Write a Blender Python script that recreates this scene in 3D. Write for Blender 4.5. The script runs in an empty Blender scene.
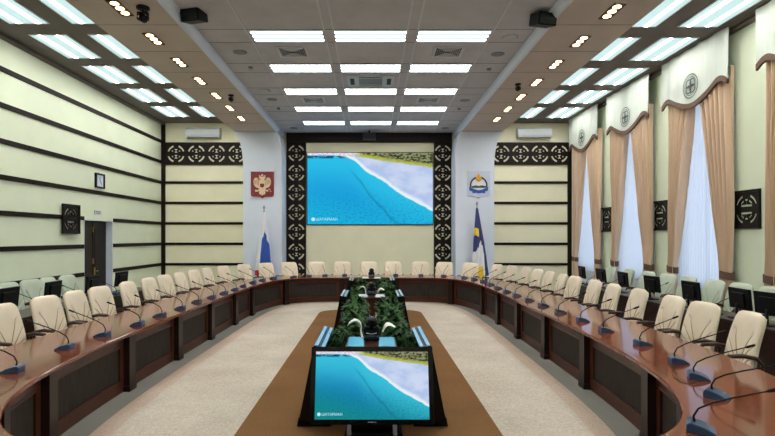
import bpy, bmesh, math, random
from mathutils import Vector, Matrix, Euler
random.seed(7)
PI = math.pi
scn = bpy.context.scene
COL = scn.collection
# ------------------------------------------------------------------ camera model
FPX, CX, CY, H = 520.0, 371.5, 236.9, 1.97
def P(px, py, Y): return Vector(((px-CX)*Y/FPX, Y, H-(py-CY)*Y/FPX))
def F(px, py, z):
    Y = FPX*(H-z)/(py-CY); return P(px, py, Y)
XC = -0.10                       # room axis
ORD = ['first','second','third','fourth','fifth','sixth','seventh','eighth','ninth','tenth','eleventh','twelfth','thirteenth',
       'fourteenth','fifteenth','sixteenth','seventeenth','eighteenth','nineteenth','twentieth','twenty-first','twenty-second',
       'twenty-third','twenty-fourth','twenty-fifth','twenty-sixth']
# ------------------------------------------------------------------ materials
def lin(c):
    return tuple(((v/255)/12.92 if v/255 <= .04045 else ((v/255+.055)/1.055)**2.4) for v in c)
def mat(name, rgb, rough=.5, metal=0., noise=0., nscale=8., nstretch=(1,1,1), coat=0., bump=0., bscale=60., spec=.5, uv=False, sheen=0., emit=0.):
    m = bpy.data.materials.new(name); m.use_nodes = True
    nt = m.node_tree; b = nt.nodes['Principled BSDF']
    c = lin(rgb)
    b.inputs['Base Color'].default_value = (*c, 1)
    b.inputs['Roughness'].default_value = rough
    b.inputs['Metallic'].default_value = metal
    b.inputs['Specular IOR Level'].default_value = spec
    b.inputs['Coat Weight'].default_value = coat
    b.inputs['Coat Roughness'].default_value = .05
    b.inputs['Sheen Weight'].default_value = sheen
    if emit:
        b.inputs['Emission Color'].default_value = (*c, 1); b.inputs['Emission Strength'].default_value = emit
    if noise or bump:
        tc = nt.nodes.new('ShaderNodeTexCoord'); mp = nt.nodes.new('ShaderNodeMapping')
        mp.inputs['Scale'].default_value = nstretch
        nt.links.new(tc.outputs['UV' if uv else 'Object'], mp.inputs['Vector'])
    if noise:
        n = nt.nodes.new('ShaderNodeTexNoise'); n.inputs['Scale'].default_value = nscale; n.inputs['Detail'].default_value = 5
        nt.links.new(mp.outputs[0], n.inputs['Vector'])
        r = nt.nodes.new('ShaderNodeValToRGB')
        r.color_ramp.elements[0].position = .3; r.color_ramp.elements[1].position = .7
        r.color_ramp.elements[0].color = (*[max(0, v*(1-noise)) for v in c], 1)
        r.color_ramp.elements[1].color = (*[min(1, v*(1+noise)) for v in c], 1)
        nt.links.new(n.outputs['Fac'], r.inputs['Fac']); nt.links.new(r.outputs['Color'], b.inputs['Base Color'])
    if bump:
        n2 = nt.nodes.new('ShaderNodeTexNoise'); n2.inputs['Scale'].default_value = bscale; n2.inputs['Detail'].default_value = 3
        nt.links.new(mp.outputs[0], n2.inputs['Vector'])
        bp = nt.nodes.new('ShaderNodeBump'); bp.inputs['Strength'].default_value = bump; bp.inputs['Distance'].default_value = .02
        nt.links.new(n2.outputs['Fac'], bp.inputs['Height']); nt.links.new(bp.outputs['Normal'], b.inputs['Normal'])
    return m
def carpet_mat(name, rgb, rgb2, scale):
    m = mat(name, rgb, .95, bump=.5, bscale=220, spec=.1)
    nt = m.node_tree; b = nt.nodes['Principled BSDF']
    tc = nt.nodes.new('ShaderNodeTexCoord')
    a = nt.nodes.new('ShaderNodeTexNoise'); a.inputs['Scale'].default_value = scale; a.inputs['Detail'].default_value = 6; a.inputs['Roughness'].default_value = .7
    l = nt.nodes.new('ShaderNodeTexNoise'); l.inputs['Scale'].default_value = 1.1; l.inputs['Detail'].default_value = 3
    nt.links.new(tc.outputs['Object'], a.inputs['Vector']); nt.links.new(tc.outputs['Object'], l.inputs['Vector'])
    ad = nt.nodes.new('ShaderNodeMath'); ad.operation = 'ADD'; nt.links.new(a.outputs['Fac'], ad.inputs[0])
    ml = nt.nodes.new('ShaderNodeMath'); ml.operation = 'MULTIPLY'; ml.inputs[1].default_value = .45; nt.links.new(l.outputs['Fac'], ml.inputs[0])
    nt.links.new(ml.outputs[0], ad.inputs[1])
    r = nt.nodes.new('ShaderNodeValToRGB'); r.color_ramp.elements[0].position = .5; r.color_ramp.elements[1].position = .95
    r.color_ramp.elements[0].color = (*lin(rgb2), 1); r.color_ramp.elements[1].color = (*lin(rgb), 1)
    nt.links.new(ad.outputs[0], r.inputs['Fac']); nt.links.new(r.outputs['Color'], b.inputs['Base Color'])
    return m
def emis(name, rgb, s, tube=0, axis=0, period=.2, phase=0., power=6):
    m = bpy.data.materials.new(name); m.use_nodes = True; nt = m.node_tree; nt.nodes.clear()
    o = nt.nodes.new('ShaderNodeOutputMaterial'); e = nt.nodes.new('ShaderNodeEmission')
    e.inputs['Color'].default_value = (*lin(rgb), 1); e.inputs['Strength'].default_value = s
    if not tube: nt.links.new(e.outputs[0], o.inputs['Surface']); return m
    # bright fluorescent tubes glowing through the dimmer diffuser
    def mt(op, a, b):
        n = nt.nodes.new('ShaderNodeMath'); n.operation = op; nt.links.new(a, n.inputs[0]); n.inputs[1].default_value = b; return n.outputs[0]
    tc = nt.nodes.new('ShaderNodeTexCoord'); sp = nt.nodes.new('ShaderNodeSeparateXYZ'); nt.links.new(tc.outputs['Object'], sp.inputs[0])
    c = mt('COSINE', mt('ADD', mt('MULTIPLY', sp.outputs[axis], 2*PI/period), phase), 0)
    c = mt('POWER', mt('MAXIMUM', c, 0), power); c = mt('MULTIPLY', c, tube)
    e2 = nt.nodes.new('ShaderNodeEmission'); e2.inputs['Color'].default_value = (1, .985, .95, 1); nt.links.new(c, e2.inputs['Strength'])
    ad = nt.nodes.new('ShaderNodeAddShader'); nt.links.new(e.outputs[0], ad.inputs[0]); nt.links.new(e2.outputs[0], ad.inputs[1]); nt.links.new(ad.outputs[0], o.inputs['Surface'])
    return m
M = {}
M['wall'] = mat('pale wall plaster', (218,226,200), .7, noise=.03, nscale=1.5, bump=.05, bscale=40)
M['wallback'] = mat('cream wall panels', (229,225,196), .65, noise=.03, nscale=1.5, bump=.05, bscale=40)
M['white'] = mat('white plaster', (216,224,238), .6, noise=.02, nscale=2)
M['ceil'] = mat('grey ceiling tile', (192,189,195), .8, noise=.06, nscale=3, bump=.1, bscale=30)
M['soffit'] = mat('taupe soffit panel', (194,178,168), .75, noise=.04, nscale=2)
M['wing'] = mat('dark brown ceiling panel', (102,92,87), .55, noise=.1, nscale=3, spec=0.2)
M['gridbar'] = mat('light grey ceiling bar', (206,206,210), .5, noise=.03)
M['seam'] = mat('dark seam', (110,104,102), .8, noise=.03)
M['wenge'] = mat('dark wenge wood', (26,17,14), .5, noise=.35, nscale=5, nstretch=(1,1,8), spec=0.18)
M['stripe'] = mat('dark wenge strip', (30,20,16), .55, noise=.2, nscale=6, nstretch=(1,1,8), spec=0.12)
M['floor'] = carpet_mat('grey carpet', (150,146,138), (126,122,114), 60)
M['beige'] = carpet_mat('beige carpet', (214,204,188), (172,158,142), 38)
M['pink'] = carpet_mat('pink beige carpet', (208,188,170), (178,154,136), 38)
M['brown'] = carpet_mat('brown carpet', (140,102,66), (112,80,48), 55)
M['top'] = mat('glossy mahogany top', (112,56,34), .09, noise=.18, nscale=3, nstretch=(1.2,10,1), coat=0., uv=True)
M['rail'] = mat('mahogany rail', (72,38,25), .32, noise=.28, nscale=4, nstretch=(1.5,14,1), coat=.05, uv=True, spec=0.25)
M['pil'] = mat('dark mahogany pilaster', (34,18,13), .35, noise=.25, nscale=6, nstretch=(3,6,1), coat=.05, uv=True, spec=0.25)
M['grille'] = mat('dark fabric grille', (54,46,42), .6, noise=.35, nscale=3.5, nstretch=(12,.6,1), uv=True, spec=0.1)
M['deskwood'] = mat('dark brown desk wood', (44,26,19), .3, noise=.25, nscale=4, nstretch=(6,1,6), coat=.05, spec=0.25)
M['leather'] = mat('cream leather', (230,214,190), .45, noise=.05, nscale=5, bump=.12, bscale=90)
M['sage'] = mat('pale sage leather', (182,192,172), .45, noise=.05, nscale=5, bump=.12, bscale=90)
M['armwood'] = mat('brown arm wood', (58,32,22), .3, noise=.2, nscale=8, coat=.05, spec=0.25)
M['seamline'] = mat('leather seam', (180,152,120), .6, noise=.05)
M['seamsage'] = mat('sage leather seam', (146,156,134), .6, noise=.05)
M['black'] = mat('black plastic', (7,7,8), .5, noise=.1, nscale=12, spec=0.2)
M['blackgloss'] = mat('glossy black plastic', (5,6,8), .25, noise=.1, nscale=12, spec=0.3)
M['micblue'] = mat('blue black microphone base', (40,66,98), .3, noise=.12, nscale=20)
M['silver'] = mat('brushed silver', (150,154,160), .35, metal=.8, noise=.06, nscale=20)
M['chrome'] = mat('chrome', (190,192,196), .18, metal=1., noise=.04, nscale=20)
M['gold'] = mat('brass', (190,150,70), .3, metal=.9, noise=.06, nscale=20)
M['offwhite'] = mat('off white plastic', (196,202,204), .45, noise=.03, nscale=10)
M['greyplastic'] = mat('grey plastic', (120,122,126), .5, noise=.05, nscale=10)
M['bluegrey'] = mat('blue grey satin plastic', (150,186,214), .22, noise=.05, nscale=10, coat=.3)
M['aqua'] = mat('pale blue laminate', (120,196,226), .2, noise=.04, nscale=6, coat=.4)  # blue of the reflected ceiling lights painted into the front leaf colour
M['paper'] = mat('white laminate', (226,228,232), .3, noise=.03, nscale=6)
M['clockface'] = mat('pale clock face', (206,216,232), .4, noise=.02)
M['tan'] = mat('tan drape cloth', (206,178,150), .7, noise=.1, nscale=4, nstretch=(2,2,.2), sheen=.3)
M['brownband'] = mat('brown braid', (92,66,50), .7, noise=.15, nscale=30)
M['valance'] = mat('pale grey valance cloth', (190,196,186), .7, noise=.05, nscale=3, nstretch=(1,3,.4))
M['knot'] = mat('dark green embroidery', (62,74,68), .7, noise=.1, nscale=30)
M['leaf'] = mat('dark green leaf', (34,62,32), .4, noise=.45, nscale=9, spec=0.15)
M['leaf2'] = mat('mid green leaf', (52,86,38), .45, noise=.4, nscale=9, spec=0.15)
M['petal'] = mat('white petal', (234,232,228), .5, noise=.04)
M['stem'] = mat('green stem', (60,86,44), .5, noise=.2)
M['red'] = mat('deep red enamel', (122,12,26), .35, noise=.08, nscale=10)
M['eagle'] = mat('pale gold relief', (222,196,160), .35, noise=.1, nscale=20)
M['shield'] = mat('pale silver blue enamel', (196,206,226), .4, noise=.03)
M['blue'] = mat('royal blue enamel', (34,82,170), .4, noise=.08, nscale=10)
M['navy'] = mat('navy enamel', (30,36,62), .4, noise=.08, nscale=10)
M['orange'] = mat('golden orange enamel', (236,166,40), .4, noise=.06, nscale=10)
M['fwhite'] = mat('white flag cloth', (228,230,236), .6, noise=.03, nscale=6, sheen=.2)
M['fblue'] = mat('blue flag cloth', (36,84,176), .6, noise=.08, nscale=6, sheen=.2)
M['fnavy'] = mat('dark blue flag cloth', (40,50,112), .6, noise=.08, nscale=6, sheen=.2)
M['fyellow'] = mat('yellow flag cloth', (240,206,50), .6, noise=.06, nscale=6, sheen=.2)
M['fred'] = mat('red flag cloth', (186,40,52), .6, noise=.06, nscale=6, sheen=.2)
M['door'] = mat('dark door wood', (26,16,14), .35, noise=.3, nscale=5, nstretch=(6,6,.6), spec=0.2)
M['lampwing'] = emis('opal wing diffuser', (206,236,236), .95, 38, 0, .355, PI)
M['lampmid'] = emis('opal centre diffuser', (214,242,248), 1.0, 27, 1, .1833, 0., 3)
M['lampwarm'] = emis('warm halogen lens', (255,196,130), 14)
M['capt'] = emis('caption light', (176,224,246), 1.0)
M['aquaglow'] = M['aqua']
# window glass and sheer curtain
def glass_mat():
    m = bpy.data.materials.new('window glass'); m.use_nodes = True; nt = m.node_tree; nt.nodes.clear()
    o = nt.nodes.new('ShaderNodeOutputMaterial'); t = nt.nodes.new('ShaderNodeBsdfTransparent'); g = nt.nodes.new('ShaderNodeBsdfGlossy')
    g.inputs['Roughness'].default_value = .02; x = nt.nodes.new('ShaderNodeMixShader'); x.inputs[0].default_value = .08
    t.inputs['Color'].default_value = (.93,.96,.97,1)
    nt.links.new(t.outputs[0], x.inputs[1]); nt.links.new(g.outputs[0], x.inputs[2]); nt.links.new(x.outputs[0], o.inputs[0]); return m
def sheer_mat():
    m = bpy.data.materials.new('sheer voile'); m.use_nodes = True; nt = m.node_tree; nt.nodes.clear()
    o = nt.nodes.new('ShaderNodeOutputMaterial'); d = nt.nodes.new('ShaderNodeBsdfDiffuse'); t = nt.nodes.new('ShaderNodeBsdfTranslucent')
    d.inputs['Color'].default_value = (*lin((222,226,240)),1); t.inputs['Color'].default_value = (*lin((236,240,250)),1)
    x = nt.nodes.new('ShaderNodeMixShader'); x.inputs[0].default_value = .55
    nt.links.new(d.outputs[0], x.inputs[1]); nt.links.new(t.outputs[0], x.inputs[2])
    tr = nt.nodes.new('ShaderNodeBsdfTransparent'); y = nt.nodes.new('ShaderNodeMixShader')
    w = nt.nodes.new('ShaderNodeTexNoise'); w.inputs['Scale'].default_value = 30
    rg = nt.nodes.new('ShaderNodeMapRange'); rg.inputs['To Min'].default_value = .08; rg.inputs['To Max'].default_value = .16
    nt.links.new(w.outputs['Fac'], rg.inputs['Value']); nt.links.new(rg.outputs[0], y.inputs[0])
    nt.links.new(x.outputs[0], y.inputs[1]); nt.links.new(tr.outputs[0], y.inputs[2]); nt.links.new(y.outputs[0], o.inputs[0]); return m
M['glass'] = glass_mat(); M['sheer'] = sheer_mat()
# the lake-shore picture shown on the screens
def lake_mat(name, deep, shallow, low, k):
    m = bpy.data.materials.new(name); m.use_nodes = True; nt = m.node_tree; nt.nodes.clear(); N = nt.nodes.new; L = nt.links.new
    o = N('ShaderNodeOutputMaterial'); e = N('ShaderNodeEmission'); e.inputs['Strength'].default_value = k; L(e.outputs[0], o.inputs[0])
    uv = N('ShaderNodeTexCoord'); sp = N('ShaderNodeSeparateXYZ'); L(uv.outputs['UV'], sp.inputs[0])
    def mth(op, a, b=None, c=None):
        n = N('ShaderNodeMath'); n.operation = op
        for i, v in enumerate((a, b, c)):
            if v is None: continue
            if isinstance(v, (int, float)): n.inputs[i].default_value = v
            else: L(v, n.inputs[i])
        return n.outputs[0]
    def noise(scale, det=4):
        n = N('ShaderNodeTexNoise'); n.inputs['Scale'].default_value = scale; n.inputs['Detail'].default_value = det; L(uv.outputs['UV'], n.inputs['Vector']); return n.outputs['Fac']
    def fcurve(pts):
        n = N('ShaderNodeFloatCurve'); c = n.mapping.curves[0]
        c.points[0].location = pts[0]; c.points[1].location = pts[-1]
        for p in pts[1:-1]: c.points.new(*p)
        n.mapping.update(); L(sp.outputs[0], n.inputs['Value']); return n.outputs[0]
    def step(x, w): 
        n = N('ShaderNodeMapRange'); n.inputs['From Min'].default_value = -w; n.inputs['From Max'].default_value = w; n.interpolation_type = 'SMOOTHSTEP'
        L(x, n.inputs['Value']); return n.outputs[0]
    def mix(f, a, b):
        n = N('ShaderNodeMix'); n.data_type = 'RGBA'
        if isinstance(f, float): n.inputs[0].default_value = f
        else: L(f, n.inputs[0])
        for i, v in ((6, a), (7, b)):
            if isinstance(v, tuple): n.inputs[i].default_value = (*lin(v), 1)
            else: L(v, n.inputs[i])
        return n.outputs[2]
    u = sp.outputs[0]; v = mth('SUBTRACT', 1.0, sp.outputs[1])
    wob = mth('MULTIPLY_ADD', noise(9), .06, -.03)
    vw = mth('ADD', v, wob)
    shore = fcurve([(0,.03),(.25,.045),(.34,.08),(.45,.23),(.6,.40),(.75,.58),(.88,.70),(1,.83)])
    veg = fcurve([(0,.0),(.2,.0),(.35,.035),(.6,.11),(.8,.16),(1,.21)])
    d1 = mth('SUBTRACT', shore, vw)                      # >0 on the beach side
    wat = mix(step(mth('ADD', d1, .34), .36), deep, shallow)
    lowm = step(mth('ADD', mth('SUBTRACT', mth('ADD', v, mth('MULTIPLY', u, -.45)), .55), wob), .4)
    wat = mix(lowm, wat, low)
    wat = mix(mth('MULTIPLY', step(mth('SUBTRACT', noise(46, 6), .56), .08), mth('MULTIPLY', step(mth('SUBTRACT', v, .62), .3), .35)), wat, (24,96,112))
    # dark current line
    cur = fcurve([(0,0),(.3,.2),(.42,.4),(.5,.6),(.6,.78),(.75,1),(1,1)])
    near = mth('ABSOLUTE', mth('SUBTRACT', vw, cur))
    line = mth('MULTIPLY', mth('SUBTRACT', 1.0, step(mth('SUBTRACT', near, .025), .02)), mth('MULTIPLY', step(mth('SUBTRACT', u, .36), .06), .35))
    wat = mix(line, wat, (20,100,130))
    sand = mix(step(mth('SUBTRACT', noise(6), .5), .14), (208,220,246), (180,200,238))
    foam = mth('SUBTRACT', 1.0, step(mth('SUBTRACT', d1, .05), .03))
    sand = mix(foam, sand, (238,246,252))
    img = mix(step(d1, .012), wat, sand)
    vg = mth('SUBTRACT', veg, mth('ADD', v, mth('MULTIPLY_ADD', noise(30), .05, -.025)))
    green = mix(step(mth('SUBTRACT', noise(34, 5), .5), .1), (44,62,40), (150,150,110))
    green = mix(mth('SUBTRACT', 1.0, step(mth('SUBTRACT', vg, .04), .025)), green, (182,186,70))
    img = mix(step(vg, .01), img, green)
    strip = mth('MULTIPLY', mth('SUBTRACT', 1.0, step(mth('SUBTRACT', v, .035), .012)), mth('SUBTRACT', 1.0, step(mth('SUBTRACT', u, .4), .05)))
    img = mix(strip, img, mix(step(mth('SUBTRACT', noise(60), .5), .05), (216,190,214), (244,240,248)))
    dk = mth('MULTIPLY', mth('SUBTRACT', 1.0, step(mth('SUBTRACT', mth('ABSOLUTE', mth('SUBTRACT', v, .06)), .018), .012)), mth('MULTIPLY', mth('SUBTRACT', 1.0, step(mth('SUBTRACT', u, .3), .06)), step(mth('SUBTRACT', noise(24), .45), .08)))
    img = mix(dk, img, (30,70,110))
    L(img, e.inputs['Color']); return m
M['lake'] = lake_mat('lake picture', (26,150,222), (46,196,236), (30,180,226), .86)
M['laketv'] = lake_mat('lake picture on television', (22,128,196), (60,196,222), (22,140,140), .86)
# ------------------------------------------------------------------ mesh builder
class MB:
    def __init__(s): s.bm = bmesh.new(); s.uv = s.bm.loops.layers.uv.new('UVMap'); s.mi = 0
    def face(s, vs, uvs=None, smooth=False):
        try: f = s.bm.faces.new(vs)
        except ValueError: return None
        f.material_index = s.mi; f.smooth = smooth
        if uvs:
            for l, u in zip(f.loops, uvs): l[s.uv].uv = u
        return f
    def box(s, c, d, rot=None, bev=0, pivot=None):
        t = bmesh.new(); bmesh.ops.create_cube(t, size=1)
        for v in t.verts: v.co = Vector((v.co.x*d[0], v.co.y*d[1], v.co.z*d[2]))
        if bev: bmesh.ops.bevel(t, geom=list(t.edges), offset=bev, segments=2, affect='EDGES', profile=.6)
        R = Euler(rot).to_matrix() if rot else Matrix.Identity(3)
        mp = {}
        for v in t.verts: mp[v] = s.bm.verts.new(R @ v.co + Vector(c))
        for f in t.faces: s.face([mp[v] for v in f.verts])
        t.free(); return s
    def b2(s, x0, x1, y0, y1, z0, z1, bev=0): return s.box(((x0+x1)/2,(y0+y1)/2,(z0+z1)/2), (abs(x1-x0),abs(y1-y0),abs(z1-z0)), None, bev)
    def tube(s, pts, r, seg=8, cap=True, flat=1.0):
        pts = [Vector(p) for p in pts]; n = len(pts); rs = r if isinstance(r, (list, tuple)) else [r]*n
        rings = []; up = Vector((0,0,1)); px = None
        for i, p in enumerate(pts):
            t = (pts[min(i+1,n-1)] - pts[max(i-1,0)]).normalized()
            if px is None:
                a = up if abs(t.dot(up)) < .95 else Vector((0,1,0)); px = t.cross(a).normalized()
            else: px = (px - t*px.dot(t)).normalized()
            py = t.cross(px)
            rings.append([s.bm.verts.new(p + px*math.cos(2*PI*k/seg)*rs[i] + py*math.sin(2*PI*k/seg)*rs[i]*flat) for k in range(seg)])
        for a, b in zip(rings, rings[1:]):
            for k in range(seg): s.face([a[k], a[(k+1)%seg], b[(k+1)%seg], b[k]], smooth=True)
        if cap: s.face(rings[0][::-1]); s.face(rings[-1])
        return s
    def lathe(s, prof, c=(0,0,0), seg=20, axis='Z', cap=True):
        rings = []
        for r, h in prof:
            ring = []
            for k in range(seg):
                a = 2*PI*k/seg
                q = {'Z': (r*math.cos(a), r*math.sin(a), h), 'Y': (r*math.cos(a), h, r*math.sin(a)), 'X': (h, r*math.cos(a), r*math.sin(a))}[axis]
                ring.append(s.bm.verts.new(Vector(q)+Vector(c)))
            rings.append(ring)
        for a, b in zip(rings, rings[1:]):
            for k in range(seg): s.face([a[k], a[(k+1)%seg], b[(k+1)%seg], b[k]], smooth=True)
        if cap: s.face(rings[0][::-1]); s.face(rings[-1])
        return s
    def prism(s, pts, d, fn):               # 2D outline, depth d, fn(u,v,w)->3D
        a = [s.bm.verts.new(fn(u,v,0)) for u,v in pts]; b = [s.bm.verts.new(fn(u,v,d)) for u,v in pts]
        s.face(a[::-1]); s.face(b); n = len(pts)
        for k in range(n): s.face([a[k], a[(k+1)%n], b[(k+1)%n], b[k]])
        return s
    def grid(s, fn, nu, nv, closed=False, smooth=True, mi=None):
        g = [[s.bm.verts.new(fn(i/nu, j/nv)) for i in range(nu+1)] for j in range(nv+1)]
        for j in range(nv):
            for i in range(nu):
                f = s.face([g[j][i], g[j][i+1], g[j+1][i+1], g[j+1][i]], [(i/nu,j/nv),((i+1)/nu,j/nv),((i+1)/nu,(j+1)/nv),(i/nu,(j+1)/nv)], smooth)
                if mi and f: f.material_index = mi((i+.5)/nu, (j+.5)/nv)
        return s
    def mesh(s, name, mats):
        bmesh.ops.remove_doubles(s.bm, verts=s.bm.verts, dist=1e-5)
        bmesh.ops.recalc_face_normals(s.bm, faces=s.bm.faces)
        me = bpy.data.meshes.new(name); s.bm.to_mesh(me); s.bm.free()
        for m in (mats if isinstance(mats, (list, tuple)) else [mats]): me.materials.append(m)
        return me
    def build(s, name, mats, parent=None, label=None):
        o = bpy.data.objects.new(name, s.mesh(name, mats)); COL.objects.link(o)
        if parent: o.parent = parent
        if label: o['label'] = label
        return o
def tag(o, label, cat, group=None, kind=None):
    if label: o['label'] = label
    if cat: o['category'] = cat
    if group: o['group'] = group
    if kind: o['kind'] = kind
    return o
def thing(name, label, cat, loc=(0,0,0), rz=0, group=None):
    o = bpy.data.objects.new(name, None); COL.objects.link(o); o.empty_display_size = .1
    o.location = loc; o.rotation_euler = (0,0,rz); return tag(o, label, cat, group)
def struct(o): o['kind'] = 'structure'; return o
def dup(root, loc, rot, label):
    r = root.copy(); COL.objects.link(r); r.location = loc; r.rotation_euler = rot if isinstance(rot, tuple) else (0,0,rot)
    r['label'] = label
    for ch in list(root.children):
        c = ch.copy(); COL.objects.link(c); c.parent = r
        for g in list(ch.children):
            d = g.copy(); COL.objects.link(d); d.parent = c
    return r
def curve_mesh(name, splines, depth, mats):
    """filled 2D outlines with holes, extruded: mesh in local XY, thickness along Z"""
    cu = bpy.data.curves.new(name, 'CURVE'); cu.dimensions = '2D'; cu.fill_mode = 'BOTH'; cu.extrude = depth/2
    for pts in splines:
        sp = cu.splines.new('POLY'); sp.points.add(len(pts)-1); sp.use_cyclic_u = True
        for p, (x, y) in zip(sp.points, pts): p.co = (x, y, 0, 1)
    return eval_mesh(name, cu, mats)
def eval_mesh(name, cu, mats):
    t = bpy.data.objects.new('temporary', cu); COL.objects.link(t)
    dg = bpy.context.evaluated_depsgraph_get(); dg.update()
    me = bpy.data.meshes.new_from_object(t.evaluated_get(dg)); me.name = name
    bpy.data.objects.remove(t); bpy.data.curves.remove(cu)
    me.materials.clear(); me.materials.append(mats)
    return me
def text_mesh(name, body, size, m):
    cu = bpy.data.curves.new(name, 'FONT'); cu.body = body; cu.size = size; cu.extrude = .001
    return eval_mesh(name, cu, m)
def mobj(name, me, parent=None, loc=(0,0,0), rot=(0,0,0)):
    o = bpy.data.objects.new(name, me); COL.objects.link(o); o.location = loc; o.rotation_euler = rot
    if parent: o.parent = parent
    return o
# ------------------------------------------------------------------ room shell
XL, XR = -7.30, 6.95
YB, YS, YN = 18.10, 18.95, -2.6           # side back walls, screen wall, wall behind the viewer
ZC, ZS, ZW = 5.75, 5.60, 5.93             # centre ceiling, soffits, wings
SI, SO = 3.20, 4.60                       # soffit inner / outer half widths
struct(MB().b2(XL-.4, XR+.4, YN-.2, YS+.3, -.1, 0).build('floor', M['floor']))
struct(MB().b2(XC-3.07, XC+3.07, YN, YS+.2, ZC, ZC+.1).build('ceiling', M['ceil']))
for sgn, nm in ((-1,'left'),(1,'right')):
    b = MB()
    pr = [(SI, ZS), (SO, ZS), (SO, ZW+.1), (3.07, ZC+.1), (3.07, ZC)]
    b = MB(); b.b2(XC+sgn*(SI), XC+sgn*SO, YN, YB+.02, ZS, ZS+.03)
    b.b2(XC+sgn*(SO-.03), XC+sgn*SO, YN, YB, ZS+.03, ZW+.05)
    struct(b.build('ceiling_soffit_'+nm, M['soffit']))
    c = MB()                              # curved white cove between soffit and centre ceiling
    n = 6
    prof = [(SI + .004 - .13*math.sin(PI/2*i/n), ZS + .15*(1-math.cos(PI/2*i/n))) for i in range(n+1)]
    for (a0, z0), (a1, z1) in zip(prof, prof[1:]):
        q = [c.bm.verts.new((XC+sgn*a, y, z)) for a, z, y in ((a0,z0,YN),(a1,z1,YN),(a1,z1,YS),(a0,z0,YS))]
        c.face(q, smooth=True)
    c.b2(XC+sgn*3.07, XC+sgn*SO, YN, YB, ZW+.05, ZW+.1)
    struct(c.build('trim_cove_'+nm, M['white']))
    s = MB()                              # seams of the soffit panels
    for k in range(-5, 8): s.b2(XC+sgn*(SI+.01), XC+sgn*(SO-.005), 8.9+1.28*k-.006, 8.9+1.28*k+.006, ZS-.003, ZS+.002)
    struct(s.build('trim_soffit_seams_'+nm, M['seam']))
    xw = XL if sgn < 0 else XR
    struct(MB().b2(XC+sgn*SO, xw+sgn*.3, YN, YB+.1, ZW, ZW+.1).build('ceiling_wing_'+nm, M['wing']))
    ed = MB(); ed.b2(xw-sgn*.0, xw-sgn*.12, YN, YB, ZW-.06, ZW, 0)
    struct(ed.build('trim_ceiling_'+nm, M['wing']))
# centre ceiling bars
g = MB()
LX = [(-2.24,-.90), (-.67,.63), (.88,2.18)]
for x in (-2.30,-.87,-.70,.66,.85,2.24): g.b2(x-.014, x+.014, YN, YS, ZC-.008, ZC)
struct(g.build('trim_ceiling_bars', M['gridbar']))
g = MB()
for k in range(-6, 6):
    for dy in (-.03, .60):
        y = 9.5+1.86*k+dy
        if y < YS-.1: g.b2(XC-3.05, XC+3.05, y-.007, y+.007, ZC-.004, ZC)
struct(g.build('trim_ceiling_seams', M['seam']))
# left wall with door opening
DY0, DY1, DZ = 13.2, 14.66, 2.42
w = MB(); w.b2(XL-.3, XL, YN, DY0, 0, ZW); w.b2(XL-.3, XL, DY1, YB+.1, 0, ZW); w.b2(XL-.3, XL, DY0, DY1, DZ, ZW)
struct(w.build('wall_left', M['wall']))
# right wall with four windows
WIN = [(15.95,17.55), (13.05,14.65), (10.2,11.8), (7.3,8.9)]
WZ0, WZ1 = .9, 5.2
w = MB(); ys = [YN]
for y0, y1 in WIN[::-1]: ys += [y0, y1]
ys.append(YB+.1)
for i in range(0, len(ys), 2): w.b2(XR, XR+.3, ys[i], ys[i+1], 0, ZW)
for y0, y1 in WIN: w.b2(XR, XR+.3, y0, y1, 0, WZ0); w.b2(XR, XR+.3, y0, y1, WZ1, ZW)
struct(w.build('wall_right', M['wall']))
struct(MB().b2(XL-.3, XR+.3, YN-.2, YN, 0, 6.1).build('wall_front', M['wall']))
PO, PIN = 4.33, 3.00                      # pillar half extents
for sgn, nm in ((-1,'left'),(1,'right')):
    xw = XL if sgn < 0 else XR
    struct(MB().b2(XC+sgn*(PO-.1), xw, YB, YB+.2, 0, ZW).build('wall_back_'+nm, M['wallback']))
    out = []; n = 10
    for i in range(n+1):                  # outer edge flares out to the soffit
        t = i/n; out.append((PO + (SO-PO+.1)*(1-math.cos(t*PI/2)), 4.3 + (ZS-4.3)*math.sin(t*PI/2)))
    inn = []
    for i in range(n+1):
        t = i/n; inn.append((PIN + (SI-PIN)*(1-math.cos(t*PI/2)), 4.7 + (ZS-4.7)*math.sin(t*PI/2)))
    pts = [(PIN,0),(PO,0)] + out + inn[::-1]
    p = MB(); p.prism(pts, YS-YB+.2, lambda u,v,w,sgn=sgn: Vector((XC+sgn*u, YB-.16+w, v)))
    p.b2(XC+sgn*3.075, XC+sgn*SO, YB-.16, YS+.05, ZS+.001, ZW+.1)
    struct(p.build('wall_pillar_'+nm, M['white']))
struct(MB().b2(XC-3.2, XC+3.2, YS, YS+.2, 0, ZC+.1).build('wall_back', M['wallback']))
# dark horizontal strips
SZ = [5.28, 4.57, 3.86, 3.15, 2.44, 1.73, 1.02]
b = MB()
for z in SZ:
    if z < 2.6: b.b2(XL, XL+.03, YN, DY0-.03, z-.05, z+.05); b.b2(XL, XL+.03, DY1+.03, YB, z-.05, z+.05)
    else: b.b2(XL, XL+.03, YN, YB, z-.05, z+.05)
struct(b.build('trim_strips_left', M['stripe']))
for sgn, nm in ((-1,'back_left'),(1,'back_right')):
    xw = XL if sgn < 0 else XR
    b = MB()
    for z in SZ[2:]: b.b2(xw, XC+sgn*(PO+.0), YB-.03, YB, z-.045, z+.045)
    b.b2(xw, xw-sgn*.13, YB-.06, YB, 0, ZW-.02 if sgn < 0 else 5.24)
    struct(b.build('trim_strips_'+nm, M['stripe']))
b = MB(); b.b2(XL, XL+.025, YN, DY0, 0, .12); b.b2(XL, XL+.025, DY1, YB, 0, .12); struct(b.build('baseboard_left', M['stripe']))
struct(MB().b2(XR-.025, XR, YN, YB, 0, .12).build('baseboard_right', M['stripe']))
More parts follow.
